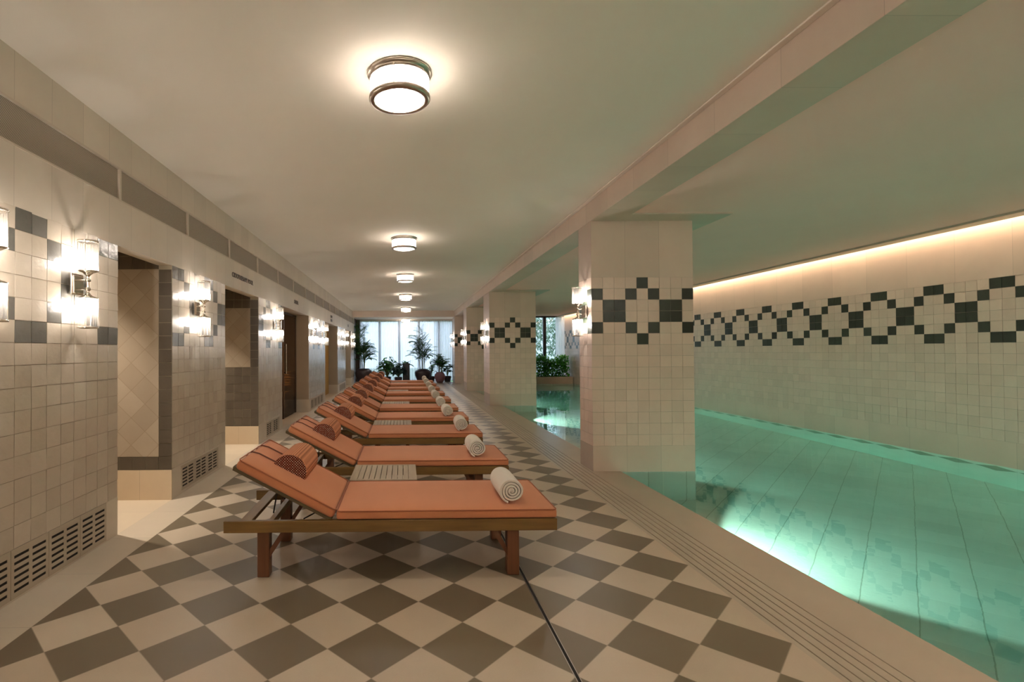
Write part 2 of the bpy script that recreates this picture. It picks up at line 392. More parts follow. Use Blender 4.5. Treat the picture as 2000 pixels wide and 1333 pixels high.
# ================================================================ SETTING
YB, YE = -7.0, 22.9                     # back wall behind the camera, far window wall
CZ = 3.012; SZ = 2.785; PZ = 2.80       # ceiling, soffit, pool ceiling
TOPZ, BASEZ, PV = 2.155, .28, .125
PIERS = [(YB, 3.80), (4.685, 6.065), (7.45, 8.88), (11.35, 13.68), (16.25, 18.45), (20.2, 21.7)]

# floor
fl = MB()
fl.quad((FX0, YB, 0), (1.766, YB, 0), (1.766, YE, 0), (FX0, YE, 0), 0)
fl.quad((-2.13, YB, 0), (FX0, YB, 0), (FX0, YE, 0), (-2.13, YE, 0), 1)
for k in range(5):
    y0, y1 = PIERS[k][1], PIERS[k+1][0]
    fl.quad((-3.2, y0-.3, 0), (-2.13, y0-.3, 0), (-2.13, y1+.1, 0), (-3.2, y1+.1, 0), 2)
edges = [1.766, 1.80, 1.85, 1.90, 1.95, 2.00, 2.055]
for k in range(6):
    a = edges[k]+(.0035 if k else 0); fl.box(a, edges[k+1]-.0035, YB, YE, -.02, 0, 3)
fl.box(2.0585, 2.385, YB, 22.0, -.04, 0, 3)
fl.box(1.766, 2.385, YB, 22.0, -.06, -.03, 4)
# rounded lip at the water
lip = [(2.385, 0), (2.394, -.002), (2.400, -.008), (2.402, -.02), (2.402, -.10), (2.385, -.10)]
for (x0, z0), (x1, z1) in zip(lip[:-1], lip[1:]):
    fl.add([(x0, YB, z0), (x1, YB, z1), (x1, 22.0, z1), (x0, 22.0, z0)], [(0, 1, 2, 3)], 3, True)
struct(fl.build('floor', ['checker', 'strip', 'niche_floor', 'basin_top', 'black']))

# ceiling
c = MB()
c.box(-2.3, 2.09, YB, 21.0, CZ, CZ+.15, 0)
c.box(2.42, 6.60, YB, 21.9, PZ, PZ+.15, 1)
c.box(-2.3, 2.42, 21.11, YE, 2.755, 2.95, 0)
c.box(6.60, 6.95, YB, 21.9, 2.97, 3.1, 0)
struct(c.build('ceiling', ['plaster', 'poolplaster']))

# left wall
W = MB()
for k, (y0, y1) in enumerate(PIERS):
    W.box(-3.2, -2.134, y0, y1, BASEZ, TOPZ-.008, 1)
    W.box(-3.2, -2.13, y0, y1, 0, BASEZ, 2)
    n = round((y1-y0)/.1254) if k else 84
    p = (y1-y0)/n if k else .125
    if k == 0: off = lambda i, n=n: i-n+2
    elif k == 1: off = lambda i: i
    elif k == 2: off = lambda i: i-3
    elif k == 3: off = lambda i: i+2
    else: off = lambda i: i+1
    O = (-2.134, y1-n*p, TOPZ)
    tiles(W, O, (0, 1, 0), (0, 0, -1), (1, 0, 0), n, 15, p, PV, lambda i, j, off=off: diamond_band(off(i), j), light=3, dark=4, seed=11+k)
# lintel band with the vent recess
W.box(-2.26, -2.13, YB, 21.7, TOPZ-.008, 2.485, 0)
W.box(-2.26, -2.13, YB, 21.7, 2.737, CZ, 0)
W.box(-2.30, -2.165, YB, 21.7, 2.485, 2.737, 5)
for (a, b) in ((8.88, 11.35), (13.68, 16.25), (18.45, 20.2)): W.box(-2.5, -2.26, a, b, TOPZ-.008, 2.485, 0)
struct(W.build('wall_left', ['stoneY', 'grout', 'stoneYZ', 'tile', 'grey', 'black']))
# the rooms behind the openings
R = MB()
for (y0, y1) in ((3.5, 4.685), (5.9, 7.45)):
    R.box(-3.24, -3.2, y0, y1, 0, 2.6, 0)
    R.box(-3.24, -2.26, y0, y1, 2.6, 2.66, 0)
R.box(-3.2, -2.26, 3.80, 3.802, 2.14, 2.6, 0); R.box(-3.2, -2.26, 6.065, 6.067, 2.14, 2.6, 0)
R.box(-3.2, -2.26, 4.683, 4.685, 2.14, 2.6, 1); R.box(-3.2, -2.26, 7.448, 7.45, 2.14, 2.6, 1)
struct(R.build('wall_recess', ['cream', 'brown']))
def reveal(name, Y, toprow, zbot, zcream):
    """far jamb of a recess, facing the camera: cream base, dark tile frame, diagonal cream panel"""
    r = MB(); x1 = -2.13; p = .1255
    r.box(-3.2, x1, Y-.012, Y, 0, zcream, 0)
    r.box(-3.2, x1, Y-.006, Y, zcream, 2.146, 1); r.box(-3.2, -2.262, Y-.006, Y, 2.146, 2.6, 1)
    zt = 2.15+.125*4-.05
    nrow = int(round((2.60-zcream)/.125)); pr = (2.60-zcream)/nrow
    def acc(i, j):
        z = 2.60-(j+.5)*pr
        if i == 0 and z > 2.14-pr/2: return None
        if i == 0 or z < zbot or z > toprow: return True
        return None
    tiles(r, (x1, Y-.006, 2.60), (-1, 0, 0), (0, 0, -1), (0, -1, 0), 9, nrow, .119, pr, acc, dark=2, seed=int(Y*7), gap=.0045)
    inner = [k for k in range(nrow) if not (2.60-(k+.5)*pr < zbot or 2.60-(k+.5)*pr > toprow)]
    r.box(-3.2, x1-.120, Y-.0085, Y-.006, 2.60-(max(inner)+1)*pr+.001, 2.60-min(inner)*pr-.001, 3)
    return struct(r.build('wall_recess', ['cream', 'dgrout', 'brown', 'diag']))
reveal('a', 4.685, 2.13, .40, .272)
reveal('b', 7.45, 2.03, 1.13, .262)

# right wall of the pool hall
X1 = 6.82
W = MB()
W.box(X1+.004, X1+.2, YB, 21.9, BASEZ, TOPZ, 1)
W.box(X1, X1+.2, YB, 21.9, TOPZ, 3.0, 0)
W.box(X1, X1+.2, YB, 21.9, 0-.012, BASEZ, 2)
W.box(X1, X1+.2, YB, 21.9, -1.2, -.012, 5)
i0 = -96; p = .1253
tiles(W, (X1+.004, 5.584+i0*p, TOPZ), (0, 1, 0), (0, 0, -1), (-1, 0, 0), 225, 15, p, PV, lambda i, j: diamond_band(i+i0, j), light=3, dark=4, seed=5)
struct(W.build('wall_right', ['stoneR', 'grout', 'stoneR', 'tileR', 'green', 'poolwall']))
# pool basin
B = MB()
B.quad((2.38, YB, -1.15), (X1+.05, YB, -1.15), (X1+.05, 21, -1.15), (2.38, 21, -1.15), 0)
B.box(2.20, 2.40, YB, 21, -1.3, -.08, 0)
B.box(2.38, X1+.05, 20.36, 20.6, -1.3, -.02, 0)
B.box(2.38, X1+.05, YB-.1, YB, -1.3, 0, 0)
struct(tag(B.build('pool_basin', 'pool'), kind='structure'))
W = MB(); W.box(-3.3, 7.0, YB-.15, YB, -1.3, 3.2, 0); struct(W.build('wall_back', 'plaster'))

# far end of the walk: bulkhead, jambs, side wall
W = MB()
W.box(-2.3, 2.09, 21.0, 21.12, 2.755, CZ+.05, 0)
W.box(-2.30, -2.13, 21.7, 23.1, 0, 2.76, 1)
W.box(-2.13, -1.97, 22.45, 22.9, 0, 2.72, 1)
W.box(2.20, 2.42, 21.85, 23.1, 0, 2.8, 0)
W.box(-2.3, 2.42, 22.55, 22.9, 2.70, 2.80, 0)
W.box(6.97, 7.0, 21.5, 21.75, 0, 2.8, 0)
W.box(2.2, 7.0, 21.6, 21.9, 2.79, 3.1, 0)
W.box(2.2, 7.0, 21.6, 21.9, -.3, .20, 0)
struct(W.build('wall_far', ['beam', 'darkwood']))

# beam and soffit plates over the columns
COLS = [(5.62, 6.02), (12.4, 13.3), (16.95, 17.8), (21.0, 21.85)]
bm = MB(); bm.box(2.08, 2.42, YB, 21.9, SZ, CZ+.03, 0)
for (a, b) in COLS[:-1]:
    bm.box(2.42, 3.50, a-.28, b+.28, SZ, PZ+.03, 0)
struct(tag(bm.build('trim_1', 'beam', bevel=.002), 'long stone clad beam over the pool edge, carried by the columns'))
tr = MB(); tr.box(2.035, 2.08, YB, 21.0, CZ-.012, CZ, 0); struct(tr.build('trim_2', 'plaster', bevel=.004))
tr = MB(); tr.box(6.50, 6.70, YB, 21.6, 2.775, 2.80, 0); tr.box(6.60, 6.62, YB, 21.6, 2.80, 2.97, 0)
struct(tr.build('trim_3', 'frame'))

def column(y0, y1, kind, label):
    m = MB(); x0, x1 = 2.085, 3.225; nf = 9; pf = (x1-x0)/nf; ns = max(3, round((y1-y0)/.128)); ps = (y1-y0)/ns; e = .004
    m.box(x0+e, x1-e, y0+e, y1-e, BASEZ, TOPZ, 1)
    m.box(x0, x1, y0, y1, TOPZ, SZ, 0); m.box(x0, x1, y0, y1, -.008, BASEZ, 0); m.box(x0, x1, y0, y1, -1.16, -.008, 4)
    def af(i, j):
        if j in (0, 5): return i == 4
        if j in (1, 4): return i in (0, 3, 5, 8)
        if j in (2, 3): return i in (1, 2, 6, 7)
        return False
    def asd(i, j):
        c = i % 5
        if j in (0, 5): return c == 4
        if j in (1, 4): return c in (0, 3)
        if j in (2, 3): return c in (1, 2)
        return False
    tiles(m, (x0, y0+e, TOPZ), (1, 0, 0), (0, 0, -1), (0, -1, 0), nf, 15, pf, PV, af, light=2, dark=3, seed=int(y0*3))
    tiles(m, (x0, y1-e, TOPZ), (1, 0, 0), (0, 0, -1), (0, 1, 0), nf, 15, pf, PV, af, light=2, dark=3, seed=int(y0*3)+1)
    tiles(m, (x0+e, y0, TOPZ), (0, 1, 0), (0, 0, -1), (-1, 0, 0), ns, 15, ps, PV, asd, light=2, dark=3, seed=int(y0*3)+2)
    tiles(m, (x1-e, y0, TOPZ), (0, 1, 0), (0, 0, -1), (1, 0, 0), ns, 15, ps, PV, asd, light=2, dark=3, seed=int(y0*3)+3)
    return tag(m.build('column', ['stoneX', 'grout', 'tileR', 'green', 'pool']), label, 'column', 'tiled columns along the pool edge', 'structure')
clab = ['large square tiled column nearest the camera, standing in the pool edge',
        'second square tiled column, beside the pool edge behind the nearest one',
        'third square tiled column, partly hidden behind the second',
        'farthest square tiled column, beside the curtained window']
for (a, b), l in zip(COLS, clab): column(a, b, None, l)

# water
wt = MB(); wt.box(2.39, X1+.01, YB+.001, 20.37, -1.17, -.010, 0)
tag(wt.build('pool_water', 'water'), 'still turquoise water filling the long pool on the right', 'water', kind='stuff')

# slot drain in the floor
dr = MB(); dr.box(.6985, .7115, YB, 21.0, -.01, .0012, 0)
for x in (.6965, .7135): dr.box(x-.0018, x+.0018, YB, 21.0, -.01, .0018, 1)
tag(dr.build('slot_drain', ['black', 'drain']), 'thin dark slot drain running through the checkered floor', 'drain')

# ================================================================ VENTS AND GRILLES
NTH = ['nearest', 'second', 'third', 'fourth', 'fifth', 'sixth', 'seventh', 'eighth', 'ninth', 'tenth', 'eleventh', 'twelfth', 'thirteenth', 'fourteenth', 'fifteenth', 'sixteenth', 'seventeenth']
vy = 3.829-1.197
k = 0
while vy < 21.4:
    y1 = min(vy+1.197, 21.68)
    r = empty('air_vent', (-2.13, vy, 2.611))
    pn = MB(); pn.box(-.022, -.014, .012, y1-vy-.012, -.118, .118, 0); pn.build('perforated_panel', 'perf', r)
    f = MB(); L = y1-vy
    for (a, b, c_, d) in ((0, L, .113, .126), (0, L, -.126, -.113), (0, .012, -.113, .113), (L-.012, L, -.113, .113)):
        f.box(-.025, .003, a, b, c_, d, 0)
    f.build('frame', 'frame', r)
    tag(r, ('perforated air vent panel high on the left wall, ' + (NTH[k] + (' to' if k == 0 else ' from') + ' the camera' if k < 15 else 'last before the window wall')), 'vent', 'vent panels above the doorways')
    vy = y1; k += 1
def grille(yc0, n, label, pw=.2935, z0=.012, z1=.28):
    r = empty('floor_grille', (-2.13, yc0, 0)); m = MB(); L = n*pw
    for q in range(n):
        a = q*pw+.002; b = (q+1)*pw-.002
        cols = [(a+.022, a+.132), (a+.158, a+.268)]
        rows = [z0+.030+(z1-z0-.045)/6*t for t in range(6)]
        hh = .016
        ys = [a, cols[0][0], cols[0][1], cols[1][0], cols[1][1], b]
        for u in (0, 2, 4): m.box(-.004, .004, ys[u], ys[u+1], z0, z1, 0)
        for (c0, c1) in cols:
            zz = z0
            for t in rows: m.box(-.004, .004, c0, c1, zz, t, 0); zz = t+hh
            m.box(-.004, .004, c0, c1, zz, z1, 0)
    m.build('slotted_panel', 'frame2', r)
    bk = MB(); bk.box(-.0005, .0015, 0.003, L-.003, z0+.004, z1-.004, 0); bk.build('dark_backing', 'black', r)
    return tag(r, label, 'grille', 'slotted grilles at the foot of the left wall')
M['frame2'] = m_plain('grille_stone', (.43, .36, .275, 1), .6, var=.06)
gl = ['slotted floor grille at the foot of the first tiled pier, nearest its right end',
      'slotted floor grille at the first pier, second from its right end',
      'slotted floor grille at the first pier, third from its right end',
      'slotted floor grille at the first pier, cut by the left picture edge']
for q in range(4): grille(3.655-.2935*(q+1), 1, gl[q])
grille(4.87, 3, 'three part slotted grille at the foot of the second pier, between the first two openings', .32, .03, .265)
grille(7.86, 2, 'slotted grille at the foot of the third pier, left of the sauna door', .40, .03, .25)
grille(11.6, 4, 'long slotted grille at the foot of the pier right of the sauna door', .44, .03, .25)
grille(16.7, 4, 'farthest slotted grille low on the left wall', .40, .03, .25)

# ================================================================ LIGHTS
def ceiling_lamp():
    r = empty('ceiling_lamp')
    m = MB(); m.lathe([(0, 0), (.192, 0), (.194, -.006), (.188, -.014), (.170, -.016), (.170, -.030), (.176, -.034), (0, -.034)], 48); m.build('ceiling_plate', 'nickel', r)
    m = MB(); m.lathe([(.176, -.034), (.176, -.138)], 96, rib=.018, sm=False); m.build('fluted_drum', 'drum', r)
    m = MB(); m.lathe([(.150, -.162), (.154, -.168), (.176, -.166), (.184, -.156), (.184, -.142), (.176, -.136), (.168, -.138), (.150, -.150), (.150, -.162)], 48)
    m.lathe([(.176, -.034), (.180, -.038), (.178, -.042)], 48); m.build('bottom_ring', 'nickel', r)
    for q in range(6):
        a = q*pi/3+.35; x, y = .179*cos(a), .179*sin(a); m = MB(); m.tube([(x, y, -.03), (x, y, -.14)], .0035, 6); m.build('drum_rod', 'nickel', r)
    m = MB(); m.lathe([(0, -.163), (.08, -.162), (.151, -.156)], 48); m.build('opal_disc', 'disc', r)
    m = MB()
    m.lathe([(0, -.045), (.030, -.050), (.050, -.070), (.055, -.088), (.050, -.106), (.030, -.126), (0, -.131)], 12); m.build('bulb', 'cbulb', r)
    return r
cl = ceiling_lamp()
spots = [(-.02, 3.03, CZ), (.005, 7.46, CZ), (.03, 11.0, CZ), (.045, 14.95, CZ), (.07, 19.4, CZ), (.07, 22.2, 2.755), (-.02, -2.0, CZ), (-.02, -5.2, CZ), (4.3, .55, PZ), (4.6, -2.9, PZ)]
cll = ['largest round drum ceiling lamp with fluted glass, nearest the camera', 'second round drum ceiling lamp from the camera',
       'third round drum ceiling lamp from the camera', 'fourth round drum ceiling lamp from the camera', 'fifth round drum ceiling lamp, last one before the bulkhead',
       'small drum ceiling lamp behind the bulkhead, in front of the curtains', 'unseen drum lamp added over the walk just behind the camera for fill light', 'unseen drum lamp added over the walk far behind the camera for fill light', 'unseen drum lamp added over the pool beside the camera for fill light', 'unseen drum lamp added over the pool behind the camera for fill light']
for k, (p, l) in enumerate(zip(spots, cll)):
    o = cl if k == 0 else copy_tree(cl); o.location = p; tag(o, l, 'ceiling lamp', 'drum ceiling lamps')
    if p[1] < 1:  # unseen lamps added out of frame, brighter bulbs to fill the hall
        for ch in o.children:
            if ch.name.startswith('bulb'): ch.data = ch.data.copy(); ch.data.materials[0] = M['fillbulb']

def sconce():
    r = empty('wall_sconce')                     # local +x points away from the wall, origin on the wall
    ax = .088
    m = MB(); m.box(0, .022, -.062, .062, -.070, .070, 0); m.box(.022, .030, -.050, .050, -.058, .058, 0); m.build('backplate', 'chrome', r, bevel=.004)
    m = MB(); m.tube([(.028, 0, .028), (ax, 0, .028)], .006, 10); m.tube([(.028, 0, -.028), (ax, 0, -.028)], .006, 10)
    m.tube([(ax, 0, -.075), (ax, 0, .075)], .009, 12)
    m.lathe([(.009, -.012), (.017, -.006), (.017, .006), (.009, .012)], 16, (ax, 0, .028)); m.lathe([(.009, -.012), (.017, -.006), (.017, .006), (.009, .012)], 16, (ax, 0, -.028))
    m.build('arm', 'chrome', r)
    for sg in (1, -1):
        T = Matrix.Translation((ax, 0, 0)) @ Matrix.Scale(sg, 4, (0, 0, 1))
        m = MB(); m.lathe([(.009, .050), (.012, .058), (.030, .074), (.058, .084), (.062, .090), (.058, .092), (.0, .092)], 24, T=T); m.build('lamp_cup', 'chrome', r)
        m = MB(); m.lathe([(.058, .090), (.058, .274)], 48, T=T, rib=.05, sm=False); g = m.build('glass_shade', 'tube', r)
        m = MB(); m.lathe([(.052, .272), (.061, .272), (.063, .278), (.061, .284), (.052, .284), (.052, .272)], 24, T=T)
        for q in range(4):
            a = q*pi/2+.3; m.tube([T @ Vector((.060*cos(a), .060*sin(a), .088)), T @ Vector((.060*cos(a), .060*sin(a), .280))], .0022, 6)
        m.build('end_ring', 'chrome', g)
        m = MB(); m.lathe([(0, .100), (.011, .104), (.014, .125), (.014, .150), (.009, .166), (0, .170)], 8, T=T); m.build('bulb', 'bulb', r)
        m = MB(); m.lathe([(0, .092), (.016, .092), (.016, .103), (0, .103)], 12, T=T); m.build('socket', 'nickel', r)
    return r
sc = sconce(); first = True
SC = [(-2.13, 2.545, 0, 'polished wall sconce with two glass tubes, cut by the left picture edge'),
      (-2.13, 3.30, 0, 'polished wall sconce with two glass tubes, left of the first opening'),
      (-2.13, 5.20, 0, 'polished wall sconce on the pier between the first two openings'),
      (-2.13, 8.36, 0, 'polished wall sconce just left of the sauna doorway'),
      (-2.13, 11.75, 0, 'polished wall sconce just right of the sauna doorway'),
      (-2.13, 13.30, 0, 'polished wall sconce left of the amber lit doorway'),
      (-2.13, 16.62, 0, 'polished wall sconce right of the amber lit doorway'),
      (-2.13, 18.2, 0, 'polished wall sconce left of the last doorway'),
      (-2.13, 20.6, 0, 'farthest polished wall sconce on the left wall, beside the potted palm'),
      (2.082, 5.81, pi, 'polished wall sconce on the walk side of the nearest column'),
      (2.082, 12.85, pi, 'polished wall sconce on the walk side of the second column'),
      (2.082, 17.37, pi, 'polished wall sconce on the walk side of the third column'),
      (2.082, 21.4, pi, 'polished wall sconce on the farthest column, against the curtains'),
      (-2.13, .30, 0, 'unseen polished wall sconce added on the left wall beside the camera'),  # this and the next two: unseen sconces added for general brightness
      (-2.13, -1.95, 0, 'unseen polished wall sconce added on the left wall behind the camera'), (-2.13, -4.2, 0, 'unseen polished wall sconce added on the left wall far behind the camera')]
for (x, y, rz, l) in SC:
    o = sc if first else copy_tree(sc); first = False
    o.location = (x, y, 1.788); o.rotation_euler = (0, 0, rz); tag(o, l, 'wall lamp', 'double tube wall sconces')

# cove light strip above the right wall
cv = MB(); cv.quad((6.72, YB+.1, 2.955), (6.78, YB+.1, 2.955), (6.78, 21.5, 2.955), (6.72, 21.5, 2.955), 0)
tag(cv.build('cove_light', 'cove'), 'warm hidden light strip washing the top of the right wall', 'light')

def lamp(name, kind, loc, power, color, parent=None, **k):
    d = bpy.data.lights.new(name, kind); d.energy = power; d.color = color
    for a, b in k.items(): setattr(d, a, b)
    o = bpy.data.objects.new(name, d); COL.objects.link(o); o.location = loc
    if parent: o.parent = parent
    return o
# pool lights in the near wall of the basin
pl_lab = ['underwater pool light in the near basin wall, ' + s for s in ('beside the camera', 'right of the nearest column', 'behind the nearest column', 'between the first two columns', 'beside the second column', 'near the far end of the pool')]
for k, y in enumerate((1.2, 4.33, 7.5, 10.95, 14.3, 17.6)):
    r = empty('pool_light', (2.40, y, -.60))
    T = Matrix.Rotation(pi/2, 4, 'Y')
    m = MB(); m.lathe([(.0, .004), (.085, .004), (.095, .010), (.105, .008), (.110, 0)], 24, T=T); m.build('lamp_ring', 'nickel', r)
    s = lamp('lamp_beam', 'SPOT', (.03, 0, 0), P_POOL, (1, .84, .70), r, spot_size=radians(96), spot_blend=.18, shadow_soft_size=.03)
    s.rotation_euler = (radians(0), radians(-82), 0)
    tag(r, pl_lab[k], 'pool light', 'round lights in the basin wall')
# downlights inside the two open recesses
def downlight(x, y, z, label, p):
    r = empty('recess_downlight', (x, y, z)); m = MB(); m.lathe([(.035, -.004), (.045, -.006), (.05, 0), (0, 0)], 24); m.build('trim_ring', 'chrome', r)
    s = lamp('lamp_beam', 'SPOT', (0, 0, -.01), p, (1, .89, .77), r, spot_size=radians(72), spot_blend=.7, shadow_soft_size=.03)
    tag(r, label, 'downlight')
downlight(-2.78, 4.12, 2.6, 'recessed downlight in the first opening on the left', 22)
downlight(-2.75, 6.70, 2.6, 'recessed downlight in the second opening on the left', 24)

# ================================================================ SIGNS
def sign(txt, y, z, size, label, sp=1.0):
    cu = bpy.data.curves.new('sign_lettering', 'FONT'); cu.body = txt; cu.size = size; cu.extrude = .003; cu.space_character = sp; cu.align_x = 'LEFT'
    cu.offset = .0012
    o = bpy.data.objects.new('sign_lettering', cu); COL.objects.link(o); o.location = (-2.126, y, z); o.rotation_euler = (pi/2, 0, pi/2)
    cu.materials.append(M['sign']); bpy.context.view_layer.update()
    me = bpy.data.meshes.new_from_object(o); mw = o.matrix_world.copy(); COL.objects.unlink(o); bpy.data.objects.remove(o)
    o = bpy.data.objects.new('sign_lettering', me); COL.objects.link(o); o.location = (-2.126, y, z); o.rotation_euler = (pi/2, 0, pi/2)
    return tag(o, label, 'sign')
sign('CRYOTHERAPY POOL', 6.30, 2.285, .083, 'dark raised lettering on the stone band above the second opening', 1.08)
sign('SAUNA', 9.86, 2.285, .105, 'dark raised SAUNA lettering above the third opening', 1.1)
sign('STEAM\nROOM', 14.70, 2.325, .11, 'two lines of dark raised lettering above the fourth opening', 1.1)
sign('WC', 19.2, 2.27, .13, 'small dark raised lettering above the last opening', 1.1)

# ================================================================ DOORS IN THE LEFT WALL
def door_room():
    # sauna: smoked glass front with timber inside
    w_ = MB(); w_.box(-3.9, -3.86, 8.88, 11.35, 0, 2.3, 0); w_.box(-3.9, -2.44, 8.84, 8.88, 0, 2.3, 0); w_.box(-3.9, -2.44, 11.345, 11.385, 0, 2.3, 0)
    w_.box(-3.9, -2.44, 8.84, 11.385, 2.25, 2.3, 0); w_.box(-3.9, -2.42, 8.84, 11.385, -.04, .0, 0)
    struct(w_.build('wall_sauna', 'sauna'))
    d = MB(); d.box(-2.43, -2.42, 8.93, 11.30, .015, 2.10, 0); r = d.build('door_1', 'smoke'); struct(r)
    f = MB()
    for y in (8.885, 11.30): f.box(-2.45, -2.41, y, y+.05, 0, 2.155, 0)
    f.box(-2.45, -2.41, 8.885, 11.35, 2.10, 2.155, 0); f.box(-2.445, -2.405, 10.16, 10.19, 0, 2.1, 0); f.build('door_frame', 'darkwood', r)
    h = MB(); h.tube([(-2.38, 10.26, .9), (-2.38, 10.26, 1.5)], .012, 8); h.box(-2.42, -2.38, 10.25, 10.27, .92, .94); h.box(-2.42, -2.38, 10.25, 10.27, 1.46, 1.48); h.build('door_handle', 'chrome', r)
    for (lab, y0, y1, z) in (('lower', 10.55, 11.02, .50), ('upper', 11.06, 11.33, .92)):
        b = MB()
        for q in range(4): ww = (y1-y0)/4; b.box(-3.84, -2.47, y0+q*ww+.008, y0+(q+1)*ww-.008, z-.03, z, 0)
        for q in range(5): b.box(-3.84, -2.47, y0, y0+.02, z-.085-q*.055, z-.058-q*.055, 0)
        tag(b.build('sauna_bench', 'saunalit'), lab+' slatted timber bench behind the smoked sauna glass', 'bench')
    r = empty('sauna_fill_lamp', (-2.95, 9.2, 1.25), 0); m = MB(); m.box(-.16, .16, -.32, -.02, -.16, .16); m.build('lamp_body', 'darkwood', r)  # box lamp added to throw warm light on the benches
    lg = lamp('lamp_glow', 'AREA', (0, 0, 0), 9, (1, .62, .26), r, size=.3); lg.rotation_euler = (pi/2, 0, 0); tag(r, 'small warm lamp added inside the sauna to light the benches', 'lamp')
    # amber door and grey door
    d = MB(); d.box(-2.46, -2.42, 13.68, 16.25, 0, 2.155, 0); struct(d.build('door_2', 'amber', bevel=.003))
    d = MB(); d.box(-2.46, -2.42, 18.45, 20.2, 0, 2.155, 0); struct(d.build('door_3', 'stoneY'))
door_room()

# ================================================================ LOUNGERS
def rounded_pad(x0, x1, y0, y1, t, puff, nx, ny, T=None):
    m = MB(); vs = []; ex = lambda a: min(1, max(0, a))
    def prof(u, v): return puff*(1-abs(2*u-1)**5)*(1-abs(2*v-1)**5)
    for k, z in enumerate((0, 1)):
        for i in range(nx+1):
            for j in range(ny+1):
                u, v = i/nx, j/ny
                p = Vector((x0+(x1-x0)*u, y0+(y1-y0)*v, t+prof(u, v) if k else 0)); vs.append(T @ p if T else p)
    N = (nx+1)*(ny+1); I = lambda k, i, j: k*N+i*(ny+1)+j; fs = []
    for i in range(nx):
        for j in range(ny):
            fs.append((I(1, i, j), I(1, i+1, j), I(1, i+1, j+1), I(1, i, j+1))); fs.append((I(0, i, j), I(0, i, j+1), I(0, i+1, j+1), I(0, i+1, j)))
    for i in range(nx):
        fs.append((I(0, i, 0), I(0, i+1, 0), I(1, i+1, 0), I(1, i, 0))); fs.append((I(0, i, ny), I(1, i, ny), I(1, i+1, ny), I(0, i+1, ny)))
    for j in range(ny):
        fs.append((I(0, 0, j), I(1, 0, j), I(1, 0, j+1), I(0, 0, j+1))); fs.append((I(0, nx, j), I(0, nx, j+1), I(1, nx, j+1), I(1, nx, j)))
    m.add(vs, fs, 0, True); return m
WID = .70; RZ0, RZ1 = .275, .345
BA = radians(28)
TB = Matrix.Translation((-.435, 0, RZ1+.004)) @ Matrix(((-cos(BA), 0, sin(BA)), (0, 1, 0), (sin(BA), 0, cos(BA)))).to_4x4()   # u along the back, w normal
def pipe_loop(x0, x1, y0, y1, z, r, T=None, c=.022):
    pts = []
    for (cx, cy, a0) in ((x1-c, y1-c, 0), (x0+c, y1-c, 90), (x0+c, y0+c, 180), (x1-c, y0+c, 270)):
        for q in (0, 45, 90): a = radians(a0+q); pts.append(Vector((cx+c*cos(a), cy+c*sin(a), z)))
    pts.append(pts[0]); m = MB(); m.tube([T @ p if T else p for p in pts], r, 6, caps=False); return m
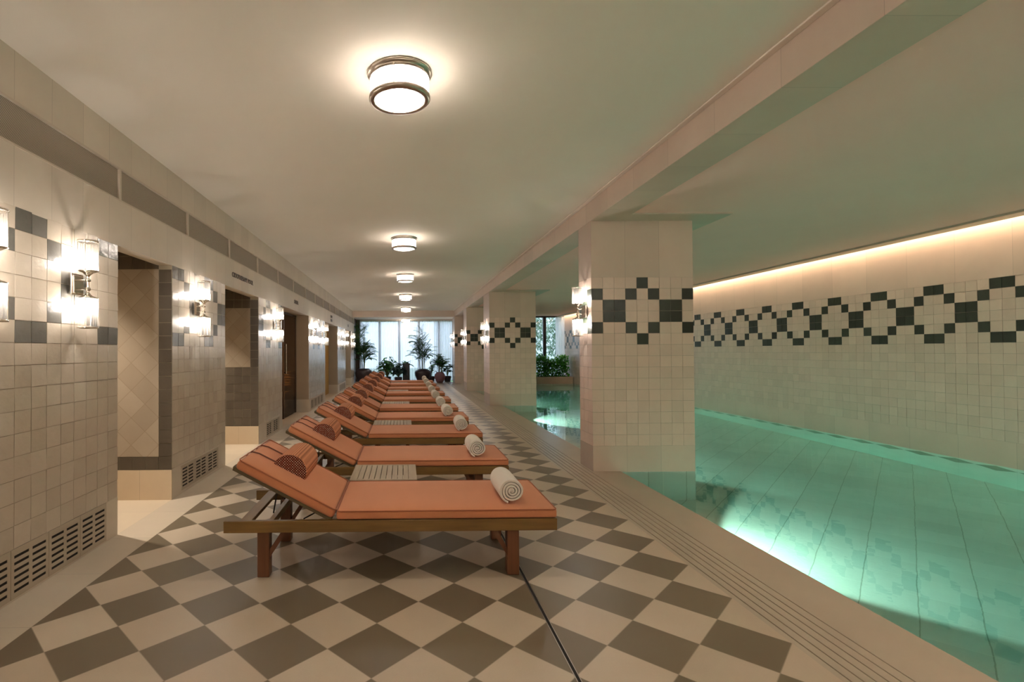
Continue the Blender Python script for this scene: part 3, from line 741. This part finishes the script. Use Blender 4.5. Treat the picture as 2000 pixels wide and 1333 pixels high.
def lounger():
    r = empty('sun_lounger')
    for y in (0, WID-.03):
        m = MB(); m.box(-1.075, .905, y, y+.03, RZ0, RZ1); m.build('side_rail', 'wood', r, bevel=.003)
    m = MB(); m.box(.875, .905, .03, WID-.03, RZ0, RZ1); m.build('foot_rail', 'woodleg', r, bevel=.003)
    m = MB(); m.box(-.985, -.915, .03, WID-.03, RZ1-.026, RZ1-.002); m.build('head_crosspiece', 'woodY', r, bevel=.003)
    for x in (-.885, .612):
        for y in (.03, WID-.10):
            m = MB(); m.box(x, x+.072, y, y+.07, 0, RZ0+.02); m.build('leg', 'woodleg', r, bevel=.005)
    for (xa, xb) in ((-.815, -.735), (.614, .545)):
        for y in (.045, WID-.075):
            m = MB(); a = Vector((xa, y, .160)); b = Vector((xb, y, RZ0+.006)); dx = .034 if xb > xa else -.034
            m.add([a, b, b+Vector((dx, 0, 0)), a+Vector((0, 0, -.05))]+[p+Vector((0, .03, 0)) for p in (a, b, b+Vector((dx, 0, 0)), a+Vector((0, 0, -.05)))],
                  [(0, 1, 2, 3), (7, 6, 5, 4), (0, 4, 5, 1), (1, 5, 6, 2), (2, 6, 7, 3), (3, 7, 4, 0)]); m.build('leg_brace', 'woodleg', r)
    m = MB()
    for q in range(12): x = -.38+q*.104; m.box(x, x+.065, .03, WID-.03, RZ1-.018, RZ1-.001)
    m.box(-.83, -.80, .03, WID-.03, RZ0+.01, RZ0+.05); m.box(.66, .69, .1, WID-.1, RZ0, RZ0+.04)
    m.build('seat_slats', 'woodY', r)
    m = MB()
    for y in (.032, WID-.067): m.box(0, .665, y, y+.035, -.024, .0, 0, TB)
    for q in range(7): u = .03+q*.097; m.box(u, u+.06, .05, WID-.05, -.018, -.002, 0, TB)
    m.build('backrest_frame', 'olive', r, bevel=.002)
    m = MB()
    for y in (.20, WID-.20):
        a = TB @ Vector((.40, y, -.02)); m.tube([a, Vector((-.83, y, RZ0+.055))], .005, 6)
    a = TB @ Vector((.40, .18, -.022)); b = TB @ Vector((.40, WID-.18, -.022)); m.tube([a, b], .007, 6)
    m.tube([(-.62, .10, RZ1-.02), (-.45, .5, RZ1-.02)], .004, 6)
    m.build('support_strut', 'iron', r)
    # cushions
    c1 = rounded_pad(-.408, .905, .002, WID-.004, .050, .012, 26, 14).build('seat_cushion', 'terra', r, bevel=.012, seg=3)
    for ob in (c1,): ob.location = (0, 0, RZ1+.003)
    pipe_loop(-.406, .903, .003, WID-.006, RZ1+.052, .0045).build('piping', 'piping', c1); c1.children[0].location = (0, 0, -RZ1-.003)
    c2 = rounded_pad(0, .655, .002, WID-.004, .060, .012, 14, 14, TB).build('back_cushion', 'terra', r, bevel=.024, seg=4)
    pipe_loop(.002, .653, .003, WID-.006, .059, .0045, TB).build('piping', 'piping', c2)
    # half round headrest pillow with two straps over the head end
    m = MB(); n = 14; R_, y0, y1 = .112, .205, .64; u0 = .262; 
    rows = []
    for yy, k in ((y0+.004, .97), (y0+.018, 1.0), (y1-.018, 1.0), (y1-.004, .97)):
        row = []
        for q in range(n+1):
            a = pi*q/n; row.append(TB @ Vector((u0+R_+R_*cos(a)*k, yy, .070+sin(a)*R_*.98*k)))
        rows.append(row)
    vs = [p for row in rows for p in row]; L = n+1
    fs = [(a*L+q, a*L+q+1, (a+1)*L+q+1, (a+1)*L+q) for a in range(3) for q in range(n)]; fs += [(a*L, (a+1)*L, (a+1)*L+n, a*L+n) for a in range(3)]
    m.add(vs, fs, 0, True); pil = m.build('headrest_pillow', 'rib', r)
    for yy, k in ((y0, 1), (y1, -1)):
        m = MB(); pts = [TB @ Vector((u0+R_+R_*.975*cos(pi*q/n), yy, .070+sin(pi*q/n)*R_*.955)) for q in range(n+1)]
        cpt = TB @ Vector((u0+R_, yy-.006*k, .10)); m.add(pts+[cpt], [((q, q+1, n+1) if k > 0 else (q+1, q, n+1)) for q in range(n)]+[((n, 0, n+1) if k > 0 else (0, n, n+1))], 0, True)
        m.build('pillow_end', 'dots', pil)
    for y in (.235, .455):
        pts = [TB @ Vector(p) for p in ((u0+2*R_-.01, y, .078), (.60, y, .077), (.645, y, .066), (.663, y, .045), (.663, y, .0), (.655, y, -.022), (.60, y, -.026))]
        m = MB(); m.tube(pts, .0045, 6); m.build('strap', 'cord', pil)
    return r
LY = [3.025, 4.40, 5.83, 7.19, 8.43, 9.88, 11.32, 12.82, 14.35, 15.75]
lab = ['nearest the camera', 'second from the camera, behind the first side table', 'third from the camera', 'fourth from the camera, behind the second side table',
       'fifth from the camera', 'sixth from the camera', 'seventh from the camera', 'eighth from the camera', 'ninth from the camera, last but one', 'farthest away, in front of the plants']
L0 = lounger()
for k, y in enumerate(LY):
    o = L0 if k == 0 else copy_tree(L0); o.location = (0 if k == 0 else random.uniform(-.012, .012), y, 0)
    tag(o, 'teak sun lounger with terracotta cushions, '+lab[k], 'sun lounger', 'sun loungers in a row along the pool')

def towel():
    r = empty('rolled_towel'); m = MB(); n = 64; L = .36; turns = 4.2; prof = []
    R1 = .080; th = .0135
    def pt(a, off=0):
        rr = R1*(1-a/(turns*2*pi))*.93+.007+off; wob = 1+.02*sin(3*a+1)
        return rr*wob*cos(-a-1.9), rr*wob*sin(-a-1.9)*.96
    K = 150
    outer = [pt(turns*2*pi*q/K) for q in range(K+1)]
    inner = []
    for q in range(K+1):
        a = turns*2*pi*q/K; inner.append(pt(a, -min(th, .012)))
    ring = outer+inner[::-1]; nr = len(ring)
    ys = [0, .006, .02, .17, .33, .344, .35]; sc_ = [.96, .99, 1, 1.0, 1, .99, .96]
    vs = [(x*s_, y, z*s_) for y, s_ in zip(ys, sc_) for (x, z) in ring]
    fs = [(a*nr+q, (a+1)*nr+q, (a+1)*nr+(q+1) % nr, a*nr+(q+1) % nr) for a in range(len(ys)-1) for q in range(nr)]
    m.add(vs, fs, 0, True)
    for b, fl in ((0, False), ((len(ys)-1)*nr, True)):
        for q in range(K):
            f = (b+q, b+q+1, b+nr-2-q, b+nr-1-q); m.f.append(f if not fl else f[::-1]); m.m.append(0); m.s.append(False)
    # inner roll core
    core = MB()
    m.tube([(0, .004, 0), (0, .346, 0)], .012, 8)
    m.build('towel_roll', 'towel', r)
    return r
T0 = towel()
TX = [.655, .640, .665, .622, .618, .620, .625, .620, .622, .620]
tl = ['the nearest lounger', 'the second lounger', 'the third lounger', 'the fourth lounger', 'the fifth lounger', 'the sixth lounger', 'the seventh lounger', 'the eighth lounger', 'the ninth lounger', 'the farthest lounger']
for k, y in enumerate(LY):
    o = T0 if k == 0 else copy_tree(T0)
    o.location = (TX[k], y+.085+random.uniform(-.02, .02)*(k > 0), RZ1+.062+.079); o.rotation_euler = (0, 0, random.uniform(-.04, .04)*(k > 0))
    tag(o, 'rolled white towel on the foot end of '+tl[k], 'towel', 'rolled towels on the loungers')

def side_table():
    r = empty('side_table'); m = MB(); wx, wy = .505, .51; zt = .385
    m.box(0, .055, 0, wy, zt-.022, zt); m.box(wx-.062, wx, 0, wy, zt-.022, zt)
    n = 9; a = .055; b = wx-.062; p = (b-a)/n
    for q in range(n): m.box(a+q*p+.0024, a+(q+1)*p-.0024, .03, wy-.03, zt-.022, zt-.001)
    m.box(.055, wx-.062, 0, .03, zt-.022, zt); m.box(.055, wx-.062, wy-.03, wy, zt-.022, zt)
    m.build('tabletop', 'oldwood', r, bevel=.0015)
    m = MB(); m.box(.03, wx-.03, .03, .05, zt-.07, zt-.022); m.box(.03, wx-.03, wy-.05, wy-.03, zt-.07, zt-.022); m.box(.03, .05, .05, wy-.05, zt-.07, zt-.022); m.box(wx-.05, wx-.03, .05, wy-.05, zt-.07, zt-.022)
    m.build('apron', 'woodleg', r)
    for x in (.03, wx-.075):
        for y in (.03, wy-.075): m = MB(); m.box(x, x+.045, y, y+.045, 0, zt-.023); m.build('leg', 'woodleg', r, bevel=.003)
    return r
ST = side_table()
TY = [3.81, 6.58, 9.20, 12.06, 15.12]
sl = ['between the first and second loungers', 'between the third and fourth loungers', 'between the fifth and sixth loungers', 'between the seventh and eighth loungers', 'between the two farthest loungers']
for k, y in enumerate(TY):
    o = ST if k == 0 else copy_tree(ST); o.location = (-.415, y, 0); tag(o, 'low slatted teak side table '+sl[k], 'side table', 'side tables between the loungers')

# ================================================================ FAR WINDOW: CURTAINS, FRAMES, PLANTS
wd = MB()
for x in (-2.0, -1.10, -.22, .66, 1.555, 2.2): wd.box(x-.05, x+.05, 22.78, 22.86, 0, 2.72, 0)
wd.box(-2.0, 2.2, 22.78, 22.86, 2.66, 2.74, 0); wd.box(-2.0, 2.2, 22.78, 22.86, 0, .06, 0)
o = struct(wd.build('window_1', 'greymull'))
pn = MB(); pn.box(-2.0, 2.2, 22.815, 22.821, .06, 2.66, 0); pn.build('window_pane', 'pane', o)
bays = [(-1.97, -1.12), (-1.12, -.24), (-.24, .64), (.64, 1.535), (1.535, 2.19)]
cn = ['leftmost', 'second from the left', 'middle', 'second from the right', 'rightmost']
for k, (a, b) in enumerate(bays):
    m = MB(); n = 90; vs = []; rn = random.Random(k)
    ph = rn.uniform(0, 6)
    for z in (0.02, .9, 1.8, 2.70):
        for i in range(n+1):
            x = a+(b-a)*i/n; y = 22.66+.035*sin(x*62+ph+.5*sin(x*9))+.012*sin(x*21+z)
            vs.append((x, y, z))
    fs = [(r_*(n+1)+i, r_*(n+1)+i+1, (r_+1)*(n+1)+i+1, (r_+1)*(n+1)+i) for r_ in range(3) for i in range(n)]
    m.add(vs, fs, 0, True)
    tag(m.build('sheer_curtain', 'curtain'), cn[k]+' sheer white curtain panel at the far end of the walk', 'curtain', 'sheer curtains on the far window')

# pool end window
wd = MB()
for x in (2.45, 3.33, 4.21, 5.11, 5.985, 6.895): wd.box(x-.065, x+.065, 21.56, 21.66, .2, 2.79, 0)
wd.box(2.4, 6.96, 21.56, 21.66, 2.74, 2.80, 0); wd.box(2.4, 6.96, 21.56, 21.66, .2, .27, 0)
o = struct(wd.build('window_2', 'mullion')); pn = MB(); pn.box(2.4, 6.96, 21.607, 21.613, .27, 2.74, 0); pn.build('window_pane', 'pane', o)
m = MB(); vs = []; n = 30
for z in (.22, 2.76):
    for i in range(n+1): x = 6.42+.42*i/n; vs.append((x, 21.48+.02*sin(x*90), z))
m.add(vs, [(i, i+1, n+2+i, n+1+i) for i in range(n)], 0, True)
tag(m.build('sheer_curtain', 'curtain'), 'narrow pale curtain drawn to the right of the pool end window', 'curtain')
# planter and hedge
m = MB(); m.box(3.24, 6.78, 20.36, 20.44, -.03, .27, 0); m.box(3.24, 6.78, 21.2, 21.28, -.03, .27, 0); m.box(6.70, 6.78, 20.44, 21.2, -.03, .27, 0); m.box(3.24, 3.32, 20.44, 21.2, -.03, .27, 0)
r = m.build('hedge_planter', 'redplanter', bevel=.004)
sm_ = MB(); sm_.box(3.32, 6.7, 20.44, 21.2, .1, .22); sm_.build('soil', 'soil', r); tag(r, 'long low stone planter at the far end of the pool', 'planter')
def leaf_blade(m, p, d, L, wd_, droop=.4, up=Vector((0, 0, 1)), seg=3, mi=0):
    d = d.normalized(); s = d.cross(up)
    if s.length < .05: s = Vector((1, 0, 0))
    s.normalize(); pts = []; q = Vector(p); dd = Vector(d)
    ws = [.15, 1, .8, .0] if seg == 3 else [.2, 1, 0]
    for i in range(seg+1):
        pts += [q-s*wd_*ws[i]/2, q+s*wd_*ws[i]/2]; dd = (dd-Vector((0, 0, droop/seg))).normalized(); q = q+dd*L/seg
    m.add(pts, [(2*i, 2*i+1, 2*i+3, 2*i+2) for i in range(seg)], mi, False)
hg = MB(); rn = random.Random(3)
for _ in range(8500):
    x = rn.uniform(4.1, 6.70); y = rn.uniform(20.5, 21.15); z = .2+(.83+.1*sin(x*7))*rn.random()**.8
    d = Vector((rn.gauss(0, 1), rn.gauss(0, 1), rn.gauss(.3, .7)))
    leaf_blade(hg, (x, y, z), d, rn.uniform(.07, .13), rn.uniform(.045, .07), .2, seg=2)
tag(hg.build('leafy_hedge', 'hedge'), 'dense bright green leafy hedge in the planter at the pool end', 'hedge')

def frond(m, base, d, L, nl, ll, droop, wl=.028, mi=0, ms=1):
    q = Vector(base); dd = Vector(d).normalized(); st = 9; pts = [q.copy()]
    for i in range(st):
        dd = (dd-Vector((0, 0, droop/st))).normalized(); q = q+dd*L/st; pts.append(q.copy())
    m.tube(pts, [.006*(1-.8*i/st) for i in range(st+1)], 4, ms, False)
    for i in range(nl):
        t = .25+.75*i/(nl-1); f = t*st; a = min(int(f), st-1); p = pts[a].lerp(pts[a+1], f-a); tang = (pts[a+1]-pts[a]).normalized()
        side = tang.cross(Vector((0, 0, 1))).normalized()
        for sg in (-1, 1):
            dl = (tang*.75+side*sg*.9+Vector((0, 0, .12))).normalized(); leaf_blade(m, p, dl, ll*(1.05-.5*abs(t-.5)), wl, .6, seg=3, mi=mi)
def pot(prof, mat, parent, name='pot'):
    m = MB(); m.lathe(prof, 32); m.build(name, mat, parent)
def soil_disc(r, z, parent):
    m = MB(); m.lathe([(0, z), (r, z)], 24); m.build('soil', 'soil', parent)
def palm(loc, h, z0, ncane, spread, nf, fl_, seed, parent, lean=0, mat='leaf', bias=0):
    rn = random.Random(seed); st = MB(); fo = MB()
    for c_ in range(ncane):
        a = 2*pi*c_/ncane+rn.uniform(-.4, .4); bx, by = .12*cos(a)*rn.random(), .12*sin(a)*rn.random()
        hh = h*rn.uniform(.55, 1.0); tip = Vector((bx+cos(a)*spread*rn.uniform(.3, 1)+lean, by+sin(a)*spread*.6*rn.random(), hh))
        mid = Vector((bx, by, z0)).lerp(tip, .5)+Vector((-.03*cos(a), 0, .05))
        st.tube([(bx, by, z0), mid, tip], [.012, .010, .007], 6)
        for k in range(nf):
            t = rn.uniform(.35, 1.0); p = Vector((bx, by, z0)).lerp(tip, t); a2 = rn.uniform(0, 2*pi)
            d = Vector((cos(a2)+bias, sin(a2)*.6, rn.uniform(.7, 2.2))); frond(fo, p, d, fl_*rn.uniform(.7, 1.1), 11, .19, rn.uniform(.6, 1.4), .030)
    st.build('canes', 'cane', parent); fo.build('fronds', [mat, 'cane'], parent)
# left urn with a tall palm
r = empty('potted_palm', (-1.74, 21.75, 0))
pot([(0, 0), (.20, 0), (.26, .08), (.345, .28), (.37, .42), (.33, .53), (.25, .575), (.24, .60), (.20, .60), (.20, .54)], 'pot', r); soil_disc(.22, .55, r)
palm(None, 2.4, .55, 13, .20, 13, .50, 4, r, -.05)
tag(r, 'tall bamboo palm in a dark round urn, in the left corner by the curtains', 'potted plant')
r = empty('potted_palm', (.80, 21.95, 0))
pot([(0, 0), (.20, 0), (.25, .06), (.345, .28), (.365, .40), (.33, .49), (.22, .535), (.21, .56), (.18, .56), (.18, .52)], 'pot', r); soil_disc(.19, .53, r)
palm(None, 2.15, .53, 10, .20, 12, .52, 12, r, -.08, bias=-.12)
tag(r, 'tall bamboo palm in a dark round urn, right of the black square planter', 'potted plant')
r = empty('potted_palm', (1.50, 21.5, 0))
pot([(0, 0), (.12, 0), (.16, .06), (.235, .22), (.215, .34), (.15, .42), (.155, .44), (.12, .44), (.12, .40)], 'mauve', r); soil_disc(.13, .41, r)
palm(None, 1.32, .42, 9, .12, 9, .32, 21, r)
tag(r, 'small bushy palm in a mauve angular clay pot near the farthest column', 'potted plant')
# black square planter with broad leaves
r = empty('square_planter', (.08, 21.9, 0)); m = MB(); m.box(-.15, .15, -.15, .15, 0, .82); m.build('pot', 'blackpot', r, bevel=.006)
m = MB(); rn = random.Random(8)
for _ in range(34):
    a = rn.uniform(0, 2*pi); d = Vector((cos(a), sin(a), rn.uniform(.1, 1.3))); leaf_blade(m, (rn.uniform(-.1, .1), rn.uniform(-.1, .1), .80), d, rn.uniform(.2, .42), .085, .9)
m.build('leaves', 'leaf2', r); tag(r, 'tall black square planter with a tuft of broad leaves', 'planter')
def bush(name, loc, rad, h, n, label, mat='leaf2', seed=1, ll=.26, w_=.12, potm='pot'):
    rn = random.Random(seed); r = empty(name, loc); pot([(0, 0), (.12, 0), (.17, .2), (.16, .24), (.14, .24), (.14, .2)], potm, r); soil_disc(.14, .21, r)
    st = MB(); fo = MB()
    for _ in range(n):
        a = rn.uniform(0, 2*pi); e = rn.uniform(.15, 1.0); tip = Vector((cos(a)*rad*e, sin(a)*rad*e*.7, .25+(h-.25)*rn.uniform(.35, 1)*(1.1-.45*e)))
        st.tube([(0, 0, .22), Vector((0, 0, .22)).lerp(tip, .5)+Vector((0, 0, .06)), tip], .006, 4, 0, False)
        d = Vector((cos(a), sin(a), rn.uniform(-.3, .5)))
        leaf_blade(fo, tip, d, ll*rn.uniform(.7, 1.2), w_, .8)
        for q in (-1, 1):
            d2 = Vector((cos(a+q*.9), sin(a+q*.9), rn.uniform(-.2, .4))); leaf_blade(fo, tip, d2, ll*rn.uniform(.5, .9), w_*.7, .8)
    st.build('stems', 'cane', r); fo.build('leaves', mat, r); tag(r, label, 'potted plant'); return r
bush('leafy_shrub', (-.74, 22.0, 0), .42, 1.12, 90, 'wide bright green leafy shrub in front of the curtains, right of the left urn', seed=2)
bush('leafy_shrub', (-.26, 21.6, 0), .24, .85, 60, 'darker leafy shrub left of the black square planter', 'leaf3', 5)
bush('leafy_shrub', (1.16, 22.1, 0), .28, .85, 26, 'small dark leafy plant between the right urn and the mauve pot', 'leaf3', 9, .14, .07)
bush('leafy_shrub', (1.88, 22.2, 0), .27, .80, 18, 'dark large leaved plant in a dark pot beside the farthest column', 'leaf3', 6, .26, .15)

# ================================================================ OUTSIDE
g_ = MB(); g_.quad((-14, 21.95, -.35), (26, 21.95, -.35), (26, 50, -.35), (-14, 50, -.35)); struct(tag(g_.build('garden_ground', 'grass')))
m = MB(); m.box(2.0, 22, 34, 34.3, -.35, 3.6); struct(tag(m.build('garden_wall', 'farwall')))
def tree(x, y, h, r_, seed, label):
    rn = random.Random(seed); e = empty('garden_tree', (x, y, -.35)); m = MB(); m.tube([(0, 0, 0), (.05, 0, h*.5), (0, .05, h*.8)], [.10, .07, .03], 8); m.build('trunk', 'bark', e)
    f = MB()
    for _ in range(2600):
        v = Vector((rn.gauss(0, 1), rn.gauss(0, 1), rn.gauss(0, 1))).normalized()*rn.random()**.4
        p = Vector((v.x*r_, v.y*r_, h*.60+v.z*h*.42)); leaf_blade(f, p, Vector((rn.gauss(0, 1), rn.gauss(0, 1), rn.gauss(-.2, .7))), .22, .09, .3, seg=2)
    f.build('crown', 'leafhazy', e); tag(e, label, 'tree')
tree(6.2, 25.3, 4.6, 1.0, 1, 'feathery green tree outside the pool end window, left of its black mullion')
tree(8.6, 27.6, 4.2, 1.1, 2, 'green tree outside the pool end window, right of its black mullion')
tree(5.0, 29.5, 4.6, 1.2, 3, 'green tree farther off outside the pool end window')
